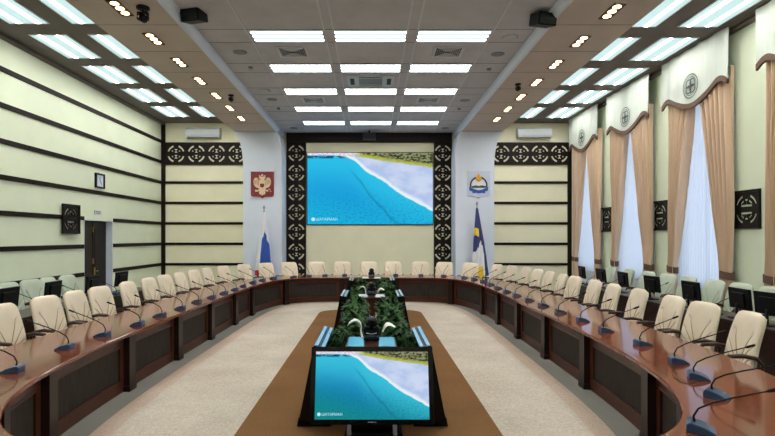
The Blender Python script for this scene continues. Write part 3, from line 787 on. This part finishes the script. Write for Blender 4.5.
# square vents
vp = None
for cn, x, y in (('left',-1.60,10.62),('right',1.56,10.62),('left',-1.60,14.35),('right',1.56,14.35)):
    lab = 'square louvred ceiling vent in the %s column, %s' % (cn, 'nearer of the two' if y < 12 else 'farther of the two')
    if vp is None:
        vp = thing('ceiling_vent', lab, 'vent', (x,y,ZC), 0, 'square vents in the grey ceiling')
        b = MB()
        for x0,x1,y0,y1 in ((-.31,-.25,-.31,.31),(.25,.31,-.31,.31),(-.25,.25,-.31,-.25),(-.25,.25,.25,.31)): b.b2(x0,x1,y0,y1,-.014,0)
        b.build('frame', M['gridbar'], vp)
        MB().b2(-.25,.25,-.25,.25,-.003,-.001).build('duct', M['black'], vp)
        b = MB()
        for r in (.22,.18,.14,.10,.06):
            for a in range(4):
                R = (0,0,a*PI/2); c = Matrix.Rotation(a*PI/2, 3, 'Z') @ Vector((r,0,-.010)); b.box(c, (.012, 2*r, .014), R)
        b.build('louvre', M['gridbar'], vp)
    else: dup(vp, (x,y,ZC), 0, lab)
t = thing('cassette_air_conditioner', 'rectangular cassette air conditioner in the middle column of the grey ceiling', 'air conditioner', (-.02,12.55,ZC))
b = MB(); b.b2(-.56,.56,-.40,.40,-.035,0,.01); b.build('housing', M['offwhite'], t)
b = MB(); b.b2(-.28,.28,-.24,.24,-.040,-.034); b.build('intake_grille', M['greyplastic'], t)
for x in (-.44,.44): MB().b2(x-.05,x+.05,-.24,.24,-.040,-.034).build('outlet', M['black'], t)
for y in (-.33,.33): MB().b2(-.28,.28,y-.03,y+.03,-.040,-.034).build('outlet', M['seam'], t)
# round ceiling fittings
def disc(name, label, cat, px, py, z, r, m, depth=.02, grp=None):
    q = F2(px, py, z); t = MB().lathe([(r,.006),(r,-depth*.5),(r*.8,-depth)], (0,0,0), 20); o = t.build(name, m); o.location = (q.x, q.y, z); return tag(o, label, cat, grp)
def F2(px, py, z):
    Y = FPX*(z-H)/(CY-py); return P(px, py, Y)
G = 'round fittings in the grey ceiling'
for i, (px, py) in enumerate(((240,52),(272,99.5),(294,128))): disc('ceiling_speaker', '%s round dark ceiling speaker from the front, left edge of grey ceiling' % ORD[i], 'speaker', px, py, ZC, .14, M['greyplastic'], .015, G)
for i, (px, py) in enumerate(((497.7,54),(465,100.5),(445,128))): disc('ceiling_speaker', '%s round dark ceiling speaker from the front, right edge of grey ceiling' % ORD[i], 'speaker', px, py, ZC, .14, M['greyplastic'], .015, G)
disc('access_cover', 'large pale round cover on the right of the grey ceiling near the loudspeaker', 'ceiling cover', 509.7, 37.3, ZC, .16, M['ceil'], .02)
disc('access_cover', 'pale round cover on the left of the grey ceiling between two speakers', 'ceiling cover', 265, 90.5, ZC, .14, M['ceil'], .02)
for i, (px, py) in enumerate(((250.5,67),(278.5,108),(489,68.5),(459,108.5))):
    disc('sprinkler', '%s small sprinkler from the front on the %s edge of the grey ceiling' % (ORD[i % 2], 'left' if i < 2 else 'right'), 'sprinkler', px, py, ZC, .05, M['silver'], .05)
def ptz(label, px, py, z=ZS, sc=1.0):
    q = F2(px, py, z); t = thing('ceiling_camera', label, 'camera', (q.x,q.y,z))
    MB().lathe([(.12*sc,0),(.12*sc,-.04*sc),(.07*sc,-.06*sc)], seg=18).build('mount', M['black'], t)
    b = MB(); b.tube([(0,0,-.05*sc),(0,0,-.13*sc)], .03*sc, 10); b.b2(-.10*sc,-.075*sc,-.04*sc,.04*sc,-.24*sc,-.1*sc); b.b2(.075*sc,.10*sc,-.04*sc,.04*sc,-.24*sc,-.1*sc); b.b2(-.1*sc,.1*sc,-.04*sc,.04*sc,-.13*sc,-.1*sc); b.build('yoke', M['black'], t)
    MB().lathe([(.03*sc,-.09*sc),(.07*sc,-.07*sc),(.075*sc,.05*sc),(.05*sc,.08*sc)], (0,0,-.21*sc), 16, 'Y').build('lens_barrel', M['blackgloss'], t)
ptz('black camera hanging from the left soffit nearest the front', 143, 7, ZS, .85)
ptz('small dark camera farther back on the left soffit', 231, 95, ZS, .6)
ptz('small dark camera on the right soffit beside the downlights', 518, 84, ZS, .6)
for sgn, nm, px, py in ((-1,'left',194,16),(1,'right',543,20)):
    Y = 8.75; x = (px-CX)*Y/FPX; z = H-(py-CY)*Y/FPX
    t = thing('hanging_loudspeaker', 'black box loudspeaker hung at the %s cove of the ceiling' % nm, 'loudspeaker', (x,Y,z), sgn*.25)
    b = MB(); b.box((0,0,0), (.34,.30,.20), (.25,0,0), .012); b.build('cabinet', M['black'], t)
    b = MB(); b.box((0,-.148,-.038), (.30,.012,.16), (.25,0,0), .003); b.build('grille', M['blackgloss'], t)
    b = MB(); b.tube([(0,.05,.1),(0,.05,ZC-z)], .025, 8); b.lathe([(.07,ZC-z-.02),(.07,ZC-z)], (0,.05,0), 14); b.build('bracket', M['black'], t)
# projector hung before the header
t = thing('ceiling_projector', 'small black projector hanging in front of the header above the big screen', 'projector', (-.08,18.45,5.52))
MB().box((0,0,0), (.46,.42,.2), None, .02).build('housing', M['black'], t)
MB().lathe([(.06,0),(.06,.03),(.045,.035)], (.1,.2,0), 16, 'Y').build('lens', M['blackgloss'], t)
MB().tube([(0,0,.1),(0,0,ZC-5.52)], .025, 8).build('mount_pole', M['black'], t)
# wall air conditioners
for nm, x in (('left',(204.5-CX)*YB/FPX),('right',(533-CX)*YB/FPX)):
    t = thing('wall_air_conditioner', 'white wall air conditioner high on the %s back wall above the frieze' % nm, 'air conditioner', (x,YB,5.38))
    b = MB(); sec = [(0,0),(-.14,0),(-.21,.06),(-.22,.30),(-.17,.36),(0,.36)]
    b.prism(sec, 1.18, lambda u,v,w: Vector((-.59+w,u,v))); bmesh.ops.bevel(b.bm, geom=list(b.bm.edges), offset=.012, segments=2, affect='EDGES'); b.build('housing', M['offwhite'], t)
    b = MB(); b.box((0,-.178,.028), (1.05,.008,.075), (-.70,0,0)); b.build('louvre', M['greyplastic'], t)
    MB().b2(-.58,.58,-.2235,-.219,.09,.095).build('panel_line', M['greyplastic'], t)
# clock and sign on the left wall
t = thing('wall_clock', 'rectangular dark framed clock on the left wall above the door', 'clock', (XL, 13.93, 3.47)); t.scale = (1,.95,.82)
b = MB()
for y0,y1,z0,z1 in ((-.24,-.19,-.24,.24),(.19,.24,-.24,.24),(-.19,.19,.19,.24),(-.19,.19,-.24,-.19)): b.b2(0,.05,y0,y1,z0,z1)
b.build('frame', M['black'], t)
MB().b2(0,.025,-.19,.19,-.19,.19).build('dial', M['clockface'], t)
b = MB(); b.box((.029,0,.06), (.004,.014,.13)); b.build('hand', M['black'], t)
b = MB(); b.box((.031,.04,-.05), (.004,.014,.14), (.7,0,0)); b.build('hand', M['black'], t)
t = thing('door_sign', 'small pale rectangular sign on the left wall just above the door', 'sign', (XL, 13.85, 2.62))
MB().b2(0,.02,-.17,.17,-.055,.055).build('plate', M['offwhite'], t)
b = MB(); b.b2(.02,.024,-.13,.13,.01,.028); b.b2(.02,.024,-.10,.10,-.03,-.012); b.build('marking', M['leaf2'], t)
# ------------------------------------------------------------------ emblems on the pillars
def V2(fn): return lambda u,v,w: fn(u,v,w)
def shield_pts(w, h):
    pts = [(-w,h),(w,h),(w,-h*.72)]
    for i in range(1,6): a = i/6; pts.append((w - w*.22*(1-math.cos(a*PI/2)), -h*.72 - h*.16*math.sin(a*PI/2)))
    pts += [(w*.2,-h*.90),(0,-h),(-w*.2,-h*.90)]
    pts += [(-x,y) for x,y in pts[3:8][::-1]]
    pts.append((-w,-h*.72)); return pts
pf = lambda cx,cz,off: (lambda u,v,w: Vector((cx+u, -off-w, cz+v)))
xe = (263.5-CX)*YB/FPX; ze = H-(185.5-CY)*YB/FPX
t = thing('coat_of_arms', 'red shield with pale gold double-headed eagle on the left white pillar', 'emblem', (xe, YB-.16, ze))
b = MB(); b.prism(shield_pts(.395,.46), .04, pf(0,0,0)); b.build('shield', M['red'], t)
half = [(0,.30),(.02,.27),(.05,.29),(.085,.265),(.13,.255),(.10,.225),(.075,.20),(.07,.165),(.10,.16),(.14,.21),(.19,.25),(.245,.245),(.285,.19),(.30,.11),(.29,.03),(.255,-.04),(.20,-.09),(.13,-.11),(.10,-.14),(.14,-.17),(.19,-.18),(.21,-.22),(.17,-.235),(.12,-.21),(.09,-.20),(.11,-.27),(.085,-.325),(.04,-.33),(0,-.36)]
b = MB(); b.prism(half + [(-x,y) for x,y in half[-2:0:-1]], .03, pf(0,0,.04)); b.build('eagle', M['eagle'], t)
b = MB(); b.prism([(-.07,.04),(.07,.04),(.07,-.06),(0,-.1),(-.07,-.06)], .012, pf(0,0,.07)); b.build('breast_shield', M['red'], t)
b = MB()
for x, z, r in ((0,.335,.035),(-.085,.305,.026),(.085,.305,.026)): b.lathe([(r,0),(r,-.03)], (x,-.04,z), 12, 'Y')
b.tube([(.17,-.06,-.2),(.25,-.06,-.13),(.30,-.06,-.24)], .012, 6); b.lathe([(.035,0),(.035,-.03)], (-.215,-.04,-.2), 12, 'Y'); b.build('crown', M['eagle'], t)
b = MB()
for sx in (-1,1):
    for k in range(4): b.tube([(sx*(.13+.045*k),-.071,.20-.015*k),(sx*(.12+.05*k),-.071,-.02+.02*k)], .006, 6)
b.build('feather_line', M['red'], t)
xe = (477.5-CX)*YB/FPX; ze = H-(185-CY)*YB/FPX
t = thing('coat_of_arms', 'pale shield with blue ring, orange sun and ribbon on the right white pillar', 'emblem', (xe, YB-.16, ze))
b = MB(); b.prism(shield_pts(.395,.46), .035, pf(0,0,0)); b.build('shield', M['shield'], t)
b = MB(); b.grid(lambda u,w: Vector((math.cos(PI*(-.08+1.16*u))*(.25+.055*w), -.045, -.03+math.sin(PI*(-.08+1.16*u))*(.25+.055*w))), 30, 1); b.build('ring', M['navy'], t)
b = MB(); b.grid(lambda u,w: Vector((math.cos(2*PI*u)*(.25*w), -.041, -.03+math.sin(2*PI*u)*(.25*w))), 30, 1); b.build('ring_field', M['fwhite'], t)
b = MB(); b.lathe([(.10,-.035),(.10,-.055),(.06,-.07)], (0,0,.20), 20, 'Y'); b.prism([(-.03,.28),(-.045,.33),(-.015,.345),(0,.40),(.015,.345),(.045,.33),(.03,.28)], .015, pf(0,0,.036)); b.build('sun', M['orange'], t)
b = MB(); b.prism([(-.24,-.06),(-.1,-.03),(0,-.055),(.1,-.03),(.24,-.06),(.24,-.12),(-.24,-.12)], .012, pf(0,0,.046)); b.build('mountain', M['knot'], t)
b = MB(); b.prism([(-.33,-.08),(-.24,-.12),(-.14,-.17),(0,-.20),(.14,-.17),(.24,-.12),(.33,-.08),(.31,-.22),(.22,-.24),(.21,-.31),(.1,-.29),(0,-.31),(-.1,-.29),(-.21,-.31),(-.22,-.24),(-.31,-.22)], .02, pf(0,0,.036)); b.build('ribbon', M['blue'], t)
b = MB(); b.prism([(-.11,-.155),(0,-.18),(.11,-.155),(.06,-.135),(0,-.145),(-.06,-.135)], .012, pf(0,0,.052)); b.build('scarf', M['fwhite'], t)
b = MB(); b.prism([(-.07,-.44),(.07,-.44),(.02,-.49),(-.02,-.49)], .02, pf(0,0,.01)); b.build('tip', M['orange'], t)
# ------------------------------------------------------------------ flags
def flag(label, px, ytip, cloth, mats, mi):
    Y = 17.58; x = (px-CX)*Y/FPX; zt = H-(ytip-CY)*Y/FPX
    t = thing('flag_on_pole', label, 'flag', (x,Y,0))
    MB().lathe([(.20,0),(.20,.03),(.06,.07),(.025,.12)], seg=20).build('base', M['gold'], t)
    MB().tube([(0,0,.1),(0,0,zt-.22)], .016, 8).build('pole', M['armwood'], t)
    MB().lathe([(.012,zt-.22),(.03,zt-.2),(.012,zt-.17),(.045,zt-.09),(.02,zt-.03),(.002,zt)], seg=12).build('finial', M['silver'], t)
    zb = .65; z1 = zt-.24
    def fn(u, w):
        z = zb+(z1-zb)*w; f = (1-w); a = 2*PI*u
        r = .035+.20*f**.8; fold = 1+.35*math.sin(7*a+3*f)*min(1, f*2)
        cxo = cloth*f**.9
        return Vector((cxo+r*math.cos(a)*fold*.95, r*math.sin(a)*fold*.55, z-.06*math.sin(3*a)*f))
    b = MB(); b.grid(fn, 64, 44, mi=mi); b.build('flag_cloth', mats, t)
flag('white, blue and red flag furled on a pole by the left pillar', 264, 205, -.02, [M['fwhite'], M['fblue'], M['fred']],
     lambda u,w: 1 if (w < .70 - .55*abs(((u*2+.62) % 2)-.25) and w > .06) else (2 if w <= .06 else 0))
def mi2(u, w):
    c = math.cos(2*PI*u)
    if w < .17 and c < .35: return 2
    if w < .46 + .14*c: return 1 if c < .75*(1-w)+.1 else 0
    if .60 < w < .70 and c < .1 : return 2
    return 0
flag('dark blue, white and yellow flag with sun emblem furled by the right pillar', 477, 201, .10, [M['fnavy'], M['fwhite'], M['fyellow']], mi2)
# ------------------------------------------------------------------ centre island: televisions, pedestals, plants
def tv_parts(t, w, h, dep, pic, cap):
    b = MB(); fr = .045
    for x0,x1,z0,z1 in ((-w/2,-w/2+fr,0,h),(w/2-fr,w/2,0,h),(-w/2+fr,w/2-fr,h-fr,h),(-w/2+fr,w/2-fr,0,fr)): b.b2(x0,x1,-.03,dep,z0,z1)
    b.b2(-w/2+.02,w/2-.02,0,dep,.02,h-.02)
    f = b.build('bezel', M['blackgloss'], t)
    screen_plane(-w/2+fr, w/2-fr, -.012, fr, h-fr).build('display', pic, t)
    if cap:
        mobj('caption', text_mesh('caption', 'ШАТАРМАН', .034, M['capt']), t, (-w/2+fr+.065,-.0135,fr+.035), RZ)
        MB().lathe([(.017,0),(.017,-.002)], (-w/2+fr+.04,-.0125,fr+.047), 16, 'Y').build('caption_badge', M['capt'], t)
    return f
TILT = -math.radians(14)
t = thing('television', 'black television on the floor showing turquoise lake and beach, facing the viewer', 'television', (.005, 4.98, .175))
t.rotation_euler = (TILT, 0, 0)
tv_parts(t, 1.19, .725, .08, M['laketv'], True)
MB().b2(-.04,.04,-.0315,-.03,.018,.028).build('badge', M['silver'], t)
for x in (-.22,.22): MB().b2(x-.02,x+.02,-.02,.05,-.10,.01,.004).build('bracket', M['silver'], t)
t = thing('television_stand', 'low black floor stand carrying the front television', 'stand', (.02, 5.12, .02))
b = MB(); b.b2(-.28,.28,-.12,.15,0,.06,.01); b.b2(-.25,.25,-.04,.14,.06,.12,.01); b.build('base', M['black'], t)
for sx in (-1,1): 
    b = MB(); b.prism([(.0,0),(.15,0),(.16,.58),(.12,.58)], .03, lambda u,v,w,sx=sx: Vector((sx*.24+w-.015,u+.02,v))); b.build('support', M['black'], t)
sets = [(5.80,'front'),(10.25,'middle'),(13.75,'far')]
side_len = (1.10, 1.10, .95)
for (yc, nm), wl in zip(sets, side_len):
    for sx, sn in ((-1,'left'),(1,'right')):
        # leans towards the island axis: the top is nearer the middle
        t = thing('television', 'black side television of the %s group, tilted outward to the %s' % (nm, sn), 'television', (sx*.71+.01, yc, .12), -sx*PI/2*-1 if False else (PI/2 if sx > 0 else -PI/2), 'side televisions of the centre island')
        t.rotation_euler = (Matrix.Rotation(PI/2 if sx > 0 else -PI/2, 3, 'Z') @ Matrix.Rotation(-math.radians(11), 3, 'X')).to_euler()
        tv_parts(t, wl, .76, .09, M['laketv'], False)
        for y0 in (-.02, .05): MB().b2(-wl/2+.01, wl/2-.01, y0, y0+.035, .76, .772).build('top_strip', M['bluegrey'], t, 'pale blue satin strip')  # ceiling light caught by the top edge, put into the strip colour
        b = MB(); b.b2(-wl/2+.1, wl/2-.1, -.05, .30, -.12, -.02, .01); b.box((0,.19,.22), (.3,.04,.62), (.22,0,0)); b.build('stand', M['black'], t)
for i, (y0, y1, lab) in enumerate(((6.5,9.45,'between the front and middle televisions'),(10.95,12.75,'between the middle and far televisions'))):
    t = thing('planter_trough', 'long low black planter trough %s' % lab, 'planter', (.02,(y0+y1)/2,.02)); L = (y1-y0)/2
    b = MB()
    for x0,x1,a,c in ((-.55,-.51,-L,L),(.51,.55,-L,L),(-.51,.51,-L,-L+.04),(-.51,.51,L-.04,L)): b.b2(x0,x1,a,c,0,.42)
    b.build('trough', M['black'], t)
    MB().b2(-.51,.51,-L+.04,L-.04,.02,.36).build('soil', M['wenge'], t)
def leaf_mesh(nl, rx, ry, h, lw, ll, seed, ms):
    rnd = random.Random(seed); b = MB()
    for i in range(nl):
        a = rnd.uniform(0, 2*PI); el = math.asin(rnd.uniform(-.15, 1)); rr = rnd.uniform(.5, 1)**.6
        c = Vector((rx*rr*math.cos(a)*math.cos(el), ry*rr*math.sin(a)*math.cos(el), h*.45 + h*.5*rr*math.sin(el)))
        dr = Vector((math.cos(a+rnd.uniform(-.9,.9)), math.sin(a+rnd.uniform(-.9,.9)), rnd.uniform(-.7,.9))).normalized()
        sd = dr.cross(Vector((rnd.uniform(-.4,.4),rnd.uniform(-.4,.4),1))).normalized(); up = sd.cross(dr)
        k = rnd.uniform(.6,1.2); l, w = ll*k, lw*k; b.mi = rnd.choice((0,0,1))
        p0 = c-dr*l/2; p1 = c-dr*l*.1+up*l*.08; p2 = c+dr*l/2-up*l*.12
        v = [b.bm.verts.new(q) for q in (p0, p1+sd*w/2-up*w*.15, p1, p1-sd*w/2-up*w*.15, p2)]
        b.face([v[0],v[1],v[2]], smooth=True); b.face([v[0],v[2],v[3]], smooth=True); b.face([v[1],v[4],v[2]], smooth=True); b.face([v[2],v[4],v[3]], smooth=True)
    return b.mesh('foliage', ms)
LM = [leaf_mesh(300, .34, .42, .72, .13, .26, 1, [M['leaf'],M['leaf2']]), leaf_mesh(360, .30, .36, .62, .08, .20, 2, [M['leaf'],M['leaf2']]), leaf_mesh(260, .32, .36, .66, .15, .28, 3, [M['leaf2'],M['leaf']])]
def plant(x, y, z, k, v, label, pot):
    t = thing('leafy_plant', label, 'plant', (x,y,z), 0, 'green plants of the centre island'); t.scale = (k*1.0,k*1.05,k*1.45)
    mobj('foliage', LM[v], t, (0,0,.08), (0,0,random.uniform(0,6)))
    b = MB()
    for q in range(5):
        a = 2*PI*q/5; b.tube([(.02*math.cos(a),.02*math.sin(a),.05),(.10*math.cos(a),.10*math.sin(a),.28),(.2*math.cos(a),.2*math.sin(a),.48)], [.01,.008,.004], 6)
    b.build('stems', M['stem'], t)
    if pot: MB().lathe([(.11,0),(.15,.2),(.16,.22),(.14,.22),(.13,.19)], seg=18).build('pot', M['black'], t)
for sx, sn in ((-1,'left'),(1,'right')):
    plant(sx*.35+.01, 5.98, .40, .54, 1, 'small leafy plant just %s of the front pedestal' % sn, True)
    for k in range(5): plant(sx*(.25+.03*(k % 2))+.02, 6.75+.60*k, .38, .56, (0,1,2)[k % 3], '%s leafy plant from the front on the %s of the front planter trough' % (ORD[k], sn), False)
    for k in range(3): plant(sx*.26+.02, 11.22+.6*k, .38, .58, (2,0,1)[k], '%s leafy plant from the front on the %s of the far planter trough' % (ORD[k], sn), False)
# plant stand below the two small front plants
b = MB(); 
for sx, sn in ((-1,'left'),(1,'right')):
    t = MB(); t.b2(sx*.35+.01-.08, sx*.35+.01+.08, 5.84, 6.12, .02, .38, .01); tag(t.build('plant_stand', M['black']), 'low black stand under the small plant %s of the front pedestal' % sn, 'stand')
for (yc, nm), m in zip(((5.52,'front'),(9.85,'middle'),(14.2,'far')), ('aqua','paper','paper')):
    t = thing('equipment_pedestal', 'narrow wooden pedestal with pale top leaves in the %s island group' % nm, 'pedestal', (0,yc,.02)); hx = .25
    b = MB(); b.b2(-hx,hx,-.20,.26,0,.80,.008); b.build('cabinet', M['rail'], t)
    b = MB(); b.b2(-hx-.015,hx+.015,-.235,.28,.80,.83,.006); b.build('top', M['armwood'], t)
    for sx in (-1,1): MB().b2(sx*.075,sx*.245,-.21,.26,.83,.838,.002).build('top_leaf', M[m], t, 'glossy pale top leaf')
    c = thing('conference_camera', 'black round-lens camera on the %s island pedestal' % nm, 'camera', (.0,yc+.16,.852), 0, 'cameras on the island pedestals'); c.scale = (1.15,1.15,1.1)
    MB().b2(-.075,.075,-.07,.08,0,.03,.008).build('base', M['black'], c)
    MB().box((0,0,.09), (.15,.1,.1), None, .03).build('body', M['black'], c)
    MB().lathe([(.03,-.09),(.055,-.08),(.06,.02),(.05,.05)], (0,0,.17), 18, 'Y').build('lens_barrel', M['blackgloss'], c)
    b = MB(); b.tube([(-.05,-.052,.07),(0,-.054,.06),(.05,-.052,.07)], .005, 6); b.build('trim_line', M['silver'], c)
# white arching flowers behind the pedestals
def petal(b, p0, p1, p2, w):
    p0, p1, p2 = Vector(p0), Vector(p1), Vector(p2); n = 8; sd = Vector((0,1,0)); rows = []
    for i in range(n+1):
        t = i/n; q = p0*(1-t)**2 + p1*2*t*(1-t) + p2*t*t; ww = w*math.sin(PI*(.08+.86*t))**.7
        tg = ((p1-p0)*(1-t)+(p2-p1)*t).normalized(); nn = tg.cross(sd).normalized()
        rows.append([b.bm.verts.new(q + sd*ww*k + nn*(-.35*ww*abs(k)**2)) for k in (-1,-.5,0,.5,1)])
    for a, c in zip(rows, rows[1:]):
        for k in range(4): b.face([a[k],a[k+1],c[k+1],c[k]], smooth=True)
def flower(yc, nm, k):
    for sx, sn in ((-1,'left'),(1,'right')):
        t = thing('white_flower', 'white arching flower on the %s of the camera at the %s pedestal' % (sn, nm), 'flower', (sx*.02, yc, .36), 0, 'white flowers by the island pedestals'); t.scale = (k,k,k)
        MB().tube([(sx*.13,0,-.34/k+.02 if k else 0),(sx*.12,0,.2),(sx*.10,0,.50)], .008, 6).build('stem', M['stem'], t)
        b = MB(); petal(b, (sx*.10,0,.54), (sx*.13,0,.72), (sx*.25,-.03,.60), .085); b.build('petal', M['petal'], t)
        if sx < 0:
            b = MB(); petal(b, (sx*.10,0,.60), (sx*.09,-.02,.53), (sx*.055,-.03,.44), .055); b.build('petal', M['petal'], t)
        else:
            b = MB(); petal(b, (0,.02,.60), (-.03,.02,.68), (-.05,.02,.74), .02); petal(b, (0,.02,.60), (.03,.02,.68), (.03,.02,.75), .02); b.build('petal', M['petal'], t)
flower(5.88, 'front', 1.0); flower(10.22, 'middle', .95)
# ------------------------------------------------------------------ world, camera, view
w = bpy.data.worlds.new('World'); scn.world = w; w.use_nodes = True; nt = w.node_tree
bg = nt.nodes['Background']; bg.inputs['Color'].default_value = (.72,.82,1,1); bg.inputs['Strength'].default_value = 1.6
cam = bpy.data.cameras.new('camera'); co = bpy.data.objects.new('camera', cam); COL.objects.link(co)
co.location = (0,0,H); co.rotation_euler = (PI/2,0,0)
cam.sensor_width = 36; cam.sensor_fit = 'HORIZONTAL'; cam.lens = 36*FPX/775
cam.shift_x = (387.5-CX)/775; cam.shift_y = (CY-218)/775; cam.clip_start = .05
scn.camera = co
vs = scn.view_settings; vs.view_transform = 'Standard'; vs.look = 'None'; vs.gamma = 1; vs.use_curve_mapping = False; vs.exposure = .15
try: scn.cycles.max_bounces = 8; scn.cycles.use_denoising = True
except Exception: pass
